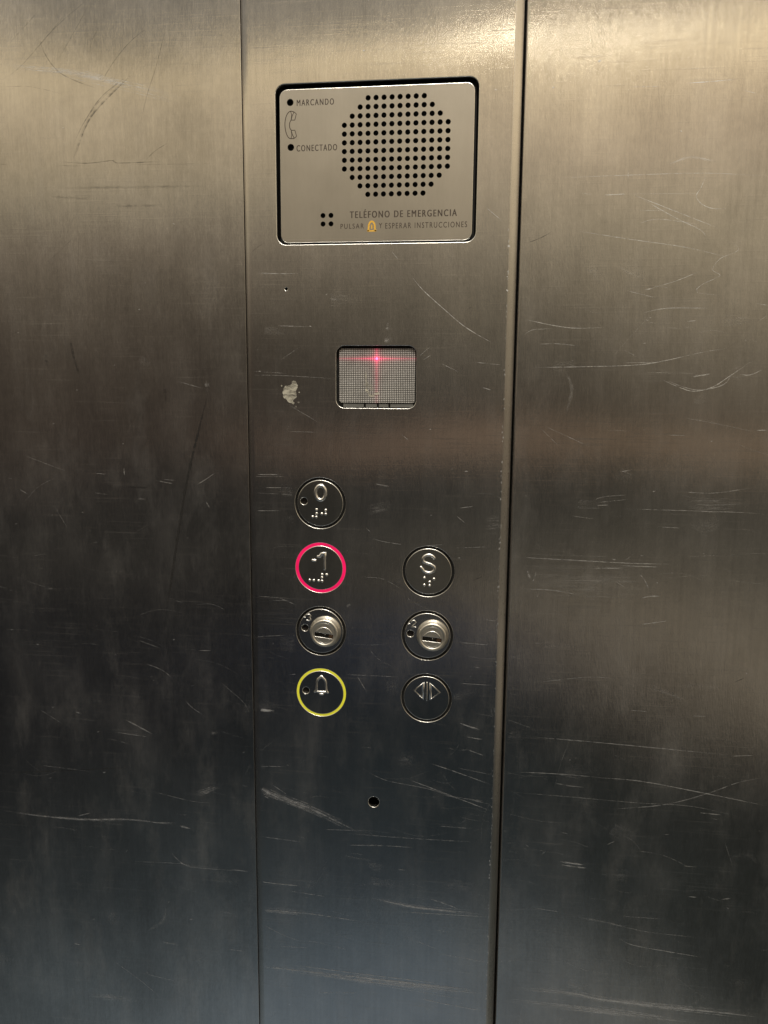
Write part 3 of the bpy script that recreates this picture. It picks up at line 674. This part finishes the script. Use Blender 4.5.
def flat_line(bm, pts, w, y, closed=False):
    P = catmull(pts+[pts[0]] if closed else pts, .6)
    prev = None
    for i, p in enumerate(P):
        t = (P[min(i+1, len(P)-1)]-P[max(i-1, 0)]).normalized(); s = Vector((-t.y, t.x))*w*.5
        cur = (bm.verts.new(V(p.x+s.x, y, p.y+s.y)), bm.verts.new(V(p.x-s.x, y, p.y-s.y)))
        if prev:
            f = bm.faces.new((prev[1], cur[1], cur[0], prev[0])); f.normal_update()
            if f.normal.y > 0: f.normal_flip()
        prev = cur

# ------------------------------------------------------------------ emergency phone plate
YP = 1.1
bm = bmesh.new()
gh = []
rows = [8, 10, 12, 14, 14, 14, 14, 14, 14, 12, 10, 8]
for j, n in enumerate(rows):
    for i in range((14-n)//2, (14+n)//2): gh.append(circ(13.77+4.205*i, 326.97-4.372*j, 1.33, 14))
gh += [circ(x, z, 1.3, 14) for x in (2.1, 6.45) for z in (264.2, 268.55)]
gh += [circ(-15.3, 326.2, 1.75, 20), circ(-15.2, 303.7, 1.75, 20)]
plate(bm, rrect(-21.1, 254.7, 82.0, 332.7, 4.2), gh, YP, .3, 2.0, 0, 1, .05, 1.6, 2)
phone = link('emergency_phone_plate', bm, [M_PLATE, M_LIP, M_BLACK], panel)
phone['label'] = 'satin metal plate with rounded corners and a round field of speaker holes'
bm = bmesh.new(); grid_fill(bm, -22, 254, 83, 334, YP+3.2, 0); link('speaker_backing', bm, M_BLACK, phone)
yt = YP-.03
def bold(body, x0, z0, x1, z1, s=.08):
    return join(*[text_mesh(body, x0+dx, z0+dz, x1+dx, z1+dz, yt-k*.004, 0) for k, (dx, dz) in enumerate(((0, 0), (-s, 0), (s, 0)))])
for parts_ in ([('MARCANDO', -11.7, 324.3, 8.2, 327.4)], [('CONECTADO', -12.0, 301.5, 9.8, 304.7)], [('TELÉFONO DE EMERGENCIA', 16.8, 266.9, 73.8, 271.3, .12)],
               [('PULSAR', 11.7, 261.5, 24.3, 264.1, .03), ('Y', 32.5, 261.5, 34.2, 264.1, .03), ('ESPERAR INSTRUCCIONES', 35.9, 261.2, 79.3, 264.1, .03)]):
    link('lettering', join(*[bold(*a) for a in parts_]), M_INK, phone)
bm = bmesh.new()                                       # telephone handset outline
X, Z = -18.3, 314.8
flat_line(bm, [(X+5.0, Z+6.6), (X+3.0, Z+7.0), (X+1.2, Z+5.4), (X+.2, Z+2.4), (X+.1, Z-1), (X+.9, Z-4.4), (X+2.4, Z-6.5), (X+5.0, Z-6.7)], .42, yt)
flat_line(bm, [(X+3.4, Z+2.6), (X+2.7, Z+1.4), (X+2.5, Z), (X+2.7, Z-1.4), (X+3.4, Z-2.4)], .42, yt)
for sg in (1, -1):
    q = [(X+5.0, Z+6.6*sg), (X+6.3, Z+5.6*sg), (X+5.4, Z+2.5*sg), (X+3.4, Z+2.6*sg), (X+4.0, Z+4.6*sg), (X+5.0, Z+6.6*sg)]
    for a, b_ in zip(q, q[1:]): flat_line(bm, [a, b_], .36, yt)
    flat_line(bm, [(X+3.4, Z+2.6*sg), (X+3.7, Z+5.0*sg), (X+3.2, Z+6.8*sg)], .36, yt)
link('handset_icon', bm, M_INK, phone)
bm = bmesh.new(); bx, bz = 28.6, 259.7                 # yellow bell
flat_line(bm, [(bx-2.3, bz+.4), (bx-1.7, bz+1.3), (bx-1.6, bz+3.4), (bx-.9, bz+4.9), (bx, bz+5.3), (bx+.9, bz+4.9), (bx+1.6, bz+3.4), (bx+1.7, bz+1.3), (bx+2.3, bz+.4)], .95, yt)
flat_line(bm, [(bx-2.4, bz+.5), (bx+2.4, bz+.5)], .8, yt)
flat_line(bm, [(bx, bz+1.6), (bx, bz+3.6)], .7, yt)
link('bell_icon', bm, M_YINK, phone)

# ------------------------------------------------------------------ floor display
m, nt = new_mat('dotted_display_film'); Lk = nt.links.new
out = nd(nt, 'ShaderNodeOutputMaterial'); p = nd(nt, 'ShaderNodeBsdfPrincipled'); Lk(p.outputs[0], out.inputs[0])
geo = nd(nt, 'ShaderNodeNewGeometry'); sep = nd(nt, 'ShaderNodeSeparateXYZ'); Lk(geo.outputs['Position'], sep.inputs[0])
PIT = 1.0*MM
def wave(src, pit, ph=0): return mth(nt, 'SINE', mth(nt, 'ADD', mth(nt, 'MULTIPLY', src, 2*PI/pit), ph), 0)
wx = mrange(nt, wave(sep.outputs['X'], PIT), -.75, .35, 0, 1); wz = mrange(nt, wave(sep.outputs['Z'], PIT), -.75, .35, 0, 1)
dots = mth(nt, 'MULTIPLY', wx, wz)
n1 = noise(nt, geo.outputs['Position'], (90, 90, 90), 4); 
d2 = mth(nt, 'MULTIPLY', dots, mrange(nt, n1, .3, .7, .75, 1.15))
ramp = nd(nt, 'ShaderNodeMix', data_type='RGBA'); Lk(d2, ramp.inputs[0])
ramp.inputs[6].default_value = (.05, .048, .045, 1); ramp.inputs[7].default_value = (.60, .585, .56, 1)
Lk(ramp.outputs[2], p.inputs['Base Color']); p.inputs['Roughness'].default_value = .4
# light of the lit segment spread through the ribbed film, painted as emission falloff
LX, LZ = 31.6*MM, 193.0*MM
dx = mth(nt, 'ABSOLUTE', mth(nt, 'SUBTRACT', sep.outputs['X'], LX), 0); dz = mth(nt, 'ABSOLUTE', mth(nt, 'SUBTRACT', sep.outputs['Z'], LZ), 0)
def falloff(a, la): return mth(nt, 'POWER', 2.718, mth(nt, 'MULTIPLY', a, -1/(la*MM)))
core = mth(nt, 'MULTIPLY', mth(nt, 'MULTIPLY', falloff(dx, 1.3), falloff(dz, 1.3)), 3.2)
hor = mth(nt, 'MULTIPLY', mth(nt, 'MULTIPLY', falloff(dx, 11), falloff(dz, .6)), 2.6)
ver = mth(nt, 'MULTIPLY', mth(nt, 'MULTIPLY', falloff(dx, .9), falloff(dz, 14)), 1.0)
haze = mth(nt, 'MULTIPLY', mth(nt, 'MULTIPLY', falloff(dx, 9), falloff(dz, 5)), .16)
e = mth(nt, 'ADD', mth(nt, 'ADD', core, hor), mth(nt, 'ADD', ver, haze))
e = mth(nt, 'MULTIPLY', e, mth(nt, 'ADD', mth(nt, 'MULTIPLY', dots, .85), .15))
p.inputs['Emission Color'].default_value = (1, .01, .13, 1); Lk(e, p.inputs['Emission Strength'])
b = nd(nt, 'ShaderNodeBump'); b.inputs['Strength'].default_value = .6; b.inputs['Distance'].default_value = .0002
Lk(dots, b.inputs['Height']); Lk(b.outputs[0], p.inputs['Normal'])
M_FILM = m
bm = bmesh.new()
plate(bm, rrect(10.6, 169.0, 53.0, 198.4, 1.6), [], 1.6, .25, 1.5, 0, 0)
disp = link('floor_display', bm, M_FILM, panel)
disp['label'] = 'small dotted grey floor indicator window with one red point lit near its top'
bm = bmesh.new()
fill(bm, rrect(8.6, 165.4, 54.4, 200.7, 4.4), [], 3.4, 1)
for a, b_ in ((13.0, 24.5), (25.6, 31.8), (32.9, 38.2), (39.3, 51.8)): box(bm, a, 1.9, 166.6, b_, 2.6, 168.4, 0)
link('display_frame', bm, [M_FRAME, M_BLACK], disp)
bm = bmesh.new(); dome(bm, 31.6, 193.0, .75, 1.58, h=.4); link('lit_segment', bm, M_LED, disp)
bm = bmesh.new(); op = bm.loops.layers.float_color.new('op')
def smear(pts, w, o):
    P = catmull(pts, .6)
    for i in range(len(P)-1):
        t = (P[i+1]-P[i]).normalized(); s = Vector((-t.y, t.x))*w*.5
        f = bm.faces.new([bm.verts.new(V(c.x, 1.52, c.y)) for c in (P[i]-s, P[i+1]-s, P[i+1]+s, P[i]+s)])
        for lp in f.loops: lp[op] = (o, o, o, 1)
smear([(25.6, 176.5), (27.2, 174.5), (28.6, 172.7), (30.5, 173.6), (33, 174.4)], 1.2, .95)
smear([(25.5, 186), (25.8, 181), (26.5, 177)], 1.0, .4); smear([(24.5, 178), (27, 179), (29.5, 176)], 2.2, .25)
link('pale_film_mark', bm, M_GLUE, disp)  # pale hooked mark low on the film

# ------------------------------------------------------------------ push buttons
def cap_mesh(name, holes, cx, cz, parent, R=13.2):
    bm = bmesh.new(); plate(bm, circ(0, 0, R), holes, -.15, .34, 3.0, 0, 1, .3, 1.6)
    for h in holes:
        x = sum(p[0] for p in h)/len(h); z = sum(p[1] for p in h)/len(h); disc(bm, x, z, 2.2, 1.35, 2, 24)
    o = link(name, bm, [M_CAP, M_LIP, M_DARKHOLE], parent); o.location = V(cx, 0, cz); return o
def ring_mesh(mat, parent, y=1.6):
    bm = bmesh.new(); fill(bm, circ(0, 0, 14.9), [circ(0, 0, 12.3)], y, 0)
    return link('light_ring', bm, mat, parent)
def strokes(name, lines, r, parent, y=-.12, dots=()):
    bm = bmesh.new()
    for pts, closed in lines: tube(bm, pts, r, y, closed)
    for x, z in dots: dome(bm, x, z, .62, y)
    return link(name, bm, M_EMB, parent)
def braille(dots, parent):
    bm = bmesh.new()
    for x, z in dots: dome(bm, x, z, .85, -.12, h=.8)
    return link('braille_dots', bm, M_EMB, parent)
def arc(cx, cz, rx, rz, a0, a1, n=14): return [(cx+rx*math.cos(math.radians(a0+(a1-a0)*i/n)), cz+rz*math.sin(math.radians(a0+(a1-a0)*i/n))) for i in range(n+1)]
hole_l = [circ(-9.4, 1.0, 2.0, 24)]
GB = 'push buttons on the steel faceplate'
def button(label, pos, holes, ringmat, y=1.6, R=13.2):
    o = cap_mesh('push_button', holes, pos[0], pos[1], panel, R); o['label'] = label; o['group'] = GB
    ring_mesh(ringmat, o, y); return o
b0 = button('round steel button embossed 0 with a black ring, topmost', BL_POS[0], hole_l, M_RING)
strokes('raised_numeral', [(arc(.2, 5.9, 2.9, 4.1, 0, 360, 28)[:-1], True)], 1.0, b0)
braille([(-2.1, -3.8), (-2.1, -6.0), (-2.3, -8.0), (-4.4, -7.9), (3.1, -4.0), (.9, -6.1), (3.1, -6.2)], b0)
b1 = button('round steel button embossed -1 inside a glowing pink ring', BL_POS[1], [], M_PINK, .1, 12.95)
strokes('raised_numeral', [([(-1.5, 6.6), (-.3, 6.7), (.6, 8.3), (2.3, 8.5), (2.4, 6), (2.4, 1.5), (2.4, -.6)], False), ([(-4.6, 4.3), (-3.1, 4.2)], False)], .8, b1)
braille([(-6.4, -7.4), (-4.0, -7.5), (-1.2, -7.6), (.9, -7.7), (.8, -5.6), (.9, -3.8), (3.6, -3.9)], b1)
bs = button('round steel button embossed S with a black ring', BR_POS[0], [], M_RING)
strokes('raised_letter', [([p for p in arc(.1, 6.9, 3.3, 2.6, 20, 180, 10)]+[(-2.9, 5.6), (-1.2, 4.8), (1.2, 4.2), (3.2, 3.0)]+arc(.1, 1.9, 3.5, 2.6, 0, -165, 10)+[(-4.2, 2.3)], False)], .8, bs)
braille([(-2.2, -3.7), (3.2, -4.2), (.8, -6.1), (-2.2, -7.9), (.8, -8.1)], bs)
bb = button('round steel alarm button embossed with a bell inside a yellow ring', BL_POS[3], [circ(-9.1, .9, 2.0, 24)], M_YEL, .1, 13.35)
strokes('raised_bell', [([(-3.8, .3), (-2.9, 1.2), (-2.7, 4), (-2.6, 6.4), (-1.9, 8.2), (-.7, 9.3), (0.2, 10.0), (.9, 9.3), (2.1, 8.1), (2.8, 6.4), (2.9, 4), (3.1, 1.2), (3.9, .2)], False),
                        ([(-2.2, .4), (2.4, .4)], False), ([(-.7, -.9), (.9, -.9)], False)], .7, bb)
bd = button('round steel door-open button embossed with two outlined triangles and a bar', BR_POS[2], [], M_RING)
strokes('raised_door_symbol', [([(-7.2, 4.3), (-2.0, 9.0), (-2.0, -.5)], True), ([(7.6, 3.9), (2.4, 8.8), (2.4, -.7)], True), ([(.2, 9.4), (.2, -1.2)], False)], .5, bd)

# ------------------------------------------------------------------ key switches
def key_switch(label, pos, numeral, hx, hz, gx, gz, bx_, bz_, ang):
    o = cap_mesh('key_switch', [circ(hx, hz, 2.0, 24)], pos[0], pos[1], panel); o['label'] = label; o['group'] = 'key switches'
    ring_mesh(M_RING, o)
    if numeral == 3: ln = [([(gx-1.1, gz+1.6), (gx+.2, gz+1.9), (gx+1.2, gz+1.2), (gx+.9, gz+.3), (gx, gz), (gx+1.0, gz-.4), (gx+1.2, gz-1.3), (gx+.2, gz-2), (gx-1.1, gz-1.6)], False)]
    else: ln = [([(gx-1.2, gz+1.1), (gx-.6, gz+1.9), (gx+.6, gz+1.9), (gx+1.2, gz+1.1), (gx+.8, gz+.1), (gx-.4, gz-1.0), (gx-1.3, gz-1.9), (gx+1.3, gz-1.9)], False)]
    ln.append(([(gx-3.0, gz), (gx-2.1, gz)], False))
    strokes('raised_numeral', ln, .36, o)
    # lock body: stepped turned collar
    bm = bmesh.new()
    prof = [(9.2, -.15), (9.2, -.7), (8.8, -1.1), (8.3, -3.0), (8.05, -4.0), (7.85, -4.35), (7.55, -4.5), (6.2, -4.5), (6.18, -4.1)]
    rings = [[bm.verts.new(V(bx_+r*math.cos(2*PI*i/56), y, bz_+r*math.sin(2*PI*i/56))) for i in range(56)] for r, y in prof]
    for a, b in zip(rings, rings[1:]):
        for i in range(56):
            f = bm.faces.new((b[i], b[(i+1) % 56], a[(i+1) % 56], a[i])); f.smooth = True
    lock = link('lock_collar', bm, M_KEY, o)
    # plug with keyway
    bm = bmesh.new(); ca, sa = math.cos(ang), math.sin(ang)
    def rot(P): return [(bx_+x*ca-z*sa, bz_+x*sa+z*ca) for x, z in P]
    slot = rot(rrect(-5.4, -2.35, 5.3, .15, .3, 2))
    plug = circ(bx_, bz_, 6.19, 56)
    fill(bm, offset(plug, -.03), [offset(slot, .22)], -4.53, 0)
    skirt(bm, plug, capprof(.03, .8, -4.53), 1)
    skirt(bm, slot, lipprof(.22, 4.0, 3, -4.53), 1)
    fill(bm, rot([(-5.5, -2.5), (5.5, -2.5), (5.5, .3), (-5.5, .3)]), [], -1.6, 2)
    tube(bm, rot(arc(0, -1.2, 4.7, 4.7, 18, 162, 20)), .36, -4.5, mi=1)
    tube(bm, rot(arc(0, -1.2, 4.5, 4.5, 205, 335, 20)), .12, -4.5, mi=1)
    q = rot([(.3, -1.3)])[0]; dome(bm, q[0], q[1], .28, -2.4, 1)
    q = rot([(2.6, -2.3), (5.2, -2.3), (5.2, .1), (2.6, .1)]); fill(bm, q, [], -2.4, 3)
    link('key_plug', bm, [M_KEY, M_LIP, M_BLACK, simple('old_brass', (.12, .07, .04), .5, .6)], o)
    return o
key_switch('round steel key switch marked -3, under the pink ringed button', BL_POS[2], 3, -9.4, 1.6, -7.2, 7.8, 2.7, -.1, math.radians(-7))
key_switch('round steel key switch marked -2, under the S button', BR_POS[1], 2, -9.7, .9, -8.0, 6.6, 3.0, .3, math.radians(-5))

# ------------------------------------------------------------------ camera
cam = bpy.data.cameras.new('camera'); co = bpy.data.objects.new('camera', cam); COL.objects.link(co)
Mx = ((0.9926599148, -0.1183857986, -0.0247203601), (0.1207409381, 0.9818083377, 0.1465401445), (0.0069223836, -0.1484492868, 0.9888957932))
rx = Vector([r[0] for r in Mx]); fw = Vector([r[1] for r in Mx]); up = Vector([r[2] for r in Mx])
mt = Matrix((rx, up, -fw)).transposed().to_4x4(); mt.translation = V(87.982, -427.645, 172.961)
co.matrix_world = mt; cam.sensor_fit = 'HORIZONTAL'; cam.sensor_width = 36; cam.lens = 774.912/768*36
cam.clip_start = .01; cam.clip_end = 50; S.camera = co

# ------------------------------------------------------------------ light
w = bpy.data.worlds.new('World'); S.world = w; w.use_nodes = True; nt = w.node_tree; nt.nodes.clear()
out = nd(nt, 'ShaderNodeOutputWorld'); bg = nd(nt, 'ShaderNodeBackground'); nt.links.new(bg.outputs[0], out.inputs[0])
tc = nd(nt, 'ShaderNodeTexCoord'); sp = nd(nt, 'ShaderNodeSeparateXYZ'); nt.links.new(tc.outputs['Generated'], sp.inputs[0])  # reflection bands of the unseen cabin are put into the world colours
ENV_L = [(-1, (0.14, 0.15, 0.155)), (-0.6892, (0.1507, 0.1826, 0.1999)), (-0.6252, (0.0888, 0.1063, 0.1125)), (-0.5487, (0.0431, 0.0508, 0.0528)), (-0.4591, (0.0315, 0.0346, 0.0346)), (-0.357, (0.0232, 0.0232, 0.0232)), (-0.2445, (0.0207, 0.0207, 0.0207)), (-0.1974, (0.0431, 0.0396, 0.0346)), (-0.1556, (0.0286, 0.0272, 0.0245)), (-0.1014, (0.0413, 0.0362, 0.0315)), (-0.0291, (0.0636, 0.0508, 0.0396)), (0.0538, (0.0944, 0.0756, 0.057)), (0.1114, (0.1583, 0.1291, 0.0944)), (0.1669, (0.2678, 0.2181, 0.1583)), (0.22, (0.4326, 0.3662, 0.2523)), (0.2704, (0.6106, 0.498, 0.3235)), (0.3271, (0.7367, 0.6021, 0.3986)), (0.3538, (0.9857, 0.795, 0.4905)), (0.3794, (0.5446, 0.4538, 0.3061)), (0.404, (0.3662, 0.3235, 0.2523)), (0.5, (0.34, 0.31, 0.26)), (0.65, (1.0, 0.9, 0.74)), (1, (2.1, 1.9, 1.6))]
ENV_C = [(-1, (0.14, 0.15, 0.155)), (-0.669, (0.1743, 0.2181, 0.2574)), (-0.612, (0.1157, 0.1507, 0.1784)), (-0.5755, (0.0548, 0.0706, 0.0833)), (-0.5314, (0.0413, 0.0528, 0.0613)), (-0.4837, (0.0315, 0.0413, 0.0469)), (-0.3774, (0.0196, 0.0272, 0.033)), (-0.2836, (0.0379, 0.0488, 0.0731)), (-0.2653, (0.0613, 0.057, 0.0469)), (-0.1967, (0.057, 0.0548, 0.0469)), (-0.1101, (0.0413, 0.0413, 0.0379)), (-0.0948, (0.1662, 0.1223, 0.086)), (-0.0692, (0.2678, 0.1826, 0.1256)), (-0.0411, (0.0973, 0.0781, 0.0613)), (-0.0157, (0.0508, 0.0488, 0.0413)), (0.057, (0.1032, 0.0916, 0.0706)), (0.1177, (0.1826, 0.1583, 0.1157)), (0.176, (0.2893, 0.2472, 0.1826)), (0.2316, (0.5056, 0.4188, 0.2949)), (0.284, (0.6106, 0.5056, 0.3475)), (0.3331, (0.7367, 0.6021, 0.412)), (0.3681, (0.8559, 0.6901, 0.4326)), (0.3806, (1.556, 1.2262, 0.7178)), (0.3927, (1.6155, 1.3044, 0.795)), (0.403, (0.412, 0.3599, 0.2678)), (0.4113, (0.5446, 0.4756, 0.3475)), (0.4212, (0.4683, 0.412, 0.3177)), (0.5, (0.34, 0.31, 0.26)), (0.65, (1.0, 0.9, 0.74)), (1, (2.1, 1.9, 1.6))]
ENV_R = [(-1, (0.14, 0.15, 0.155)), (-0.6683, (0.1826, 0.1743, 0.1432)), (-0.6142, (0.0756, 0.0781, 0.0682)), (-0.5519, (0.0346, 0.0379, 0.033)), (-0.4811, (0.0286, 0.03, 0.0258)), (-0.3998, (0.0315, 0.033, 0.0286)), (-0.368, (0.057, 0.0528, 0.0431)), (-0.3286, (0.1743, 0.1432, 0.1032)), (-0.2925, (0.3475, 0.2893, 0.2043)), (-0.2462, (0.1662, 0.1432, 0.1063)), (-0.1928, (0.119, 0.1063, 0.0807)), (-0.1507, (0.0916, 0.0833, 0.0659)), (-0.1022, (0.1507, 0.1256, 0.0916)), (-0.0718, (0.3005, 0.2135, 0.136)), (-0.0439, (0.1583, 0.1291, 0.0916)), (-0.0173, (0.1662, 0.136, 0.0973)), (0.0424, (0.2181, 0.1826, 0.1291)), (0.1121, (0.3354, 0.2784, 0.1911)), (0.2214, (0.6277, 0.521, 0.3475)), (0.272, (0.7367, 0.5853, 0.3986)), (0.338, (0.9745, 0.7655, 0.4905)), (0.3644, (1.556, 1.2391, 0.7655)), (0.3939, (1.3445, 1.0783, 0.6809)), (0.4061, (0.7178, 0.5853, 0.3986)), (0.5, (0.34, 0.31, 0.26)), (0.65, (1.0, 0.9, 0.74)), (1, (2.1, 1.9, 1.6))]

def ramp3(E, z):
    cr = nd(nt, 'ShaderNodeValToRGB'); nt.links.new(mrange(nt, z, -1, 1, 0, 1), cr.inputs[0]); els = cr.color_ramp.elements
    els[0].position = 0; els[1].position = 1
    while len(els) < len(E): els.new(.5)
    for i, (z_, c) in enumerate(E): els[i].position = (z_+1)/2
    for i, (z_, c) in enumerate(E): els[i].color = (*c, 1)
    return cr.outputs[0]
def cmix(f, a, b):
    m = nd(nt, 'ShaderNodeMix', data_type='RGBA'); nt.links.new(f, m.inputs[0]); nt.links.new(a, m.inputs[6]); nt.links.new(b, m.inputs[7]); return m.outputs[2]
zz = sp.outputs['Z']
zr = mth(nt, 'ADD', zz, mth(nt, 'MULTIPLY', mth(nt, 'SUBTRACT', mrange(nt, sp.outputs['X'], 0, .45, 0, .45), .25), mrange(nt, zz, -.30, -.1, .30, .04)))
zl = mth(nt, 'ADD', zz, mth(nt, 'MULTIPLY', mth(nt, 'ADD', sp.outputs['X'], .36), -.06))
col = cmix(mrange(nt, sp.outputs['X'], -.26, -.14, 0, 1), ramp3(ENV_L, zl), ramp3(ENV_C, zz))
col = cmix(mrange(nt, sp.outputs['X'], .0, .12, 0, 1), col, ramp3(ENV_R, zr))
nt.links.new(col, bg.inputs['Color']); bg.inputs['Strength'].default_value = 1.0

def lamp(name, loc, target, sx, sy, radiance, col, roll=0):
    l = bpy.data.lights.new(name, 'AREA'); l.shape = 'RECTANGLE'; l.size = sx; l.size_y = sy
    l.energy = radiance*PI*sx*sy; l.color = col
    o = bpy.data.objects.new(name, l); COL.objects.link(o); o.location = loc
    d = (Vector(target)-Vector(loc)).normalized(); o.rotation_euler = (d.to_track_quat('-Z', 'Y').to_matrix() @ Matrix.Rotation(roll, 3, 'Z')).to_euler()
    return o
T0 = (.03, 0, .1)
lamp('unseen_upper_lamp', (.15, -.75, 1.55), T0, .9, .28, 30, (1, .93, .82))  # ceiling light, out of view
lamp('unseen_upper_lamp', (.20, -1.40, .945), (.1, 0, .37), .07, .035, 16, (1, .9, .72))  # small unseen lamp added to make the hot spot on the upper steel

S.render.engine = 'CYCLES'; S.cycles.samples = 256; S.cycles.use_denoising = True
S.cycles.max_bounces = 6; S.cycles.transparent_max_bounces = 24
S.render.resolution_x = 768; S.render.resolution_y = 1024
S.view_settings.view_transform = 'Standard'; S.view_settings.look = 'None'; S.view_settings.exposure = 0; S.view_settings.gamma = 1
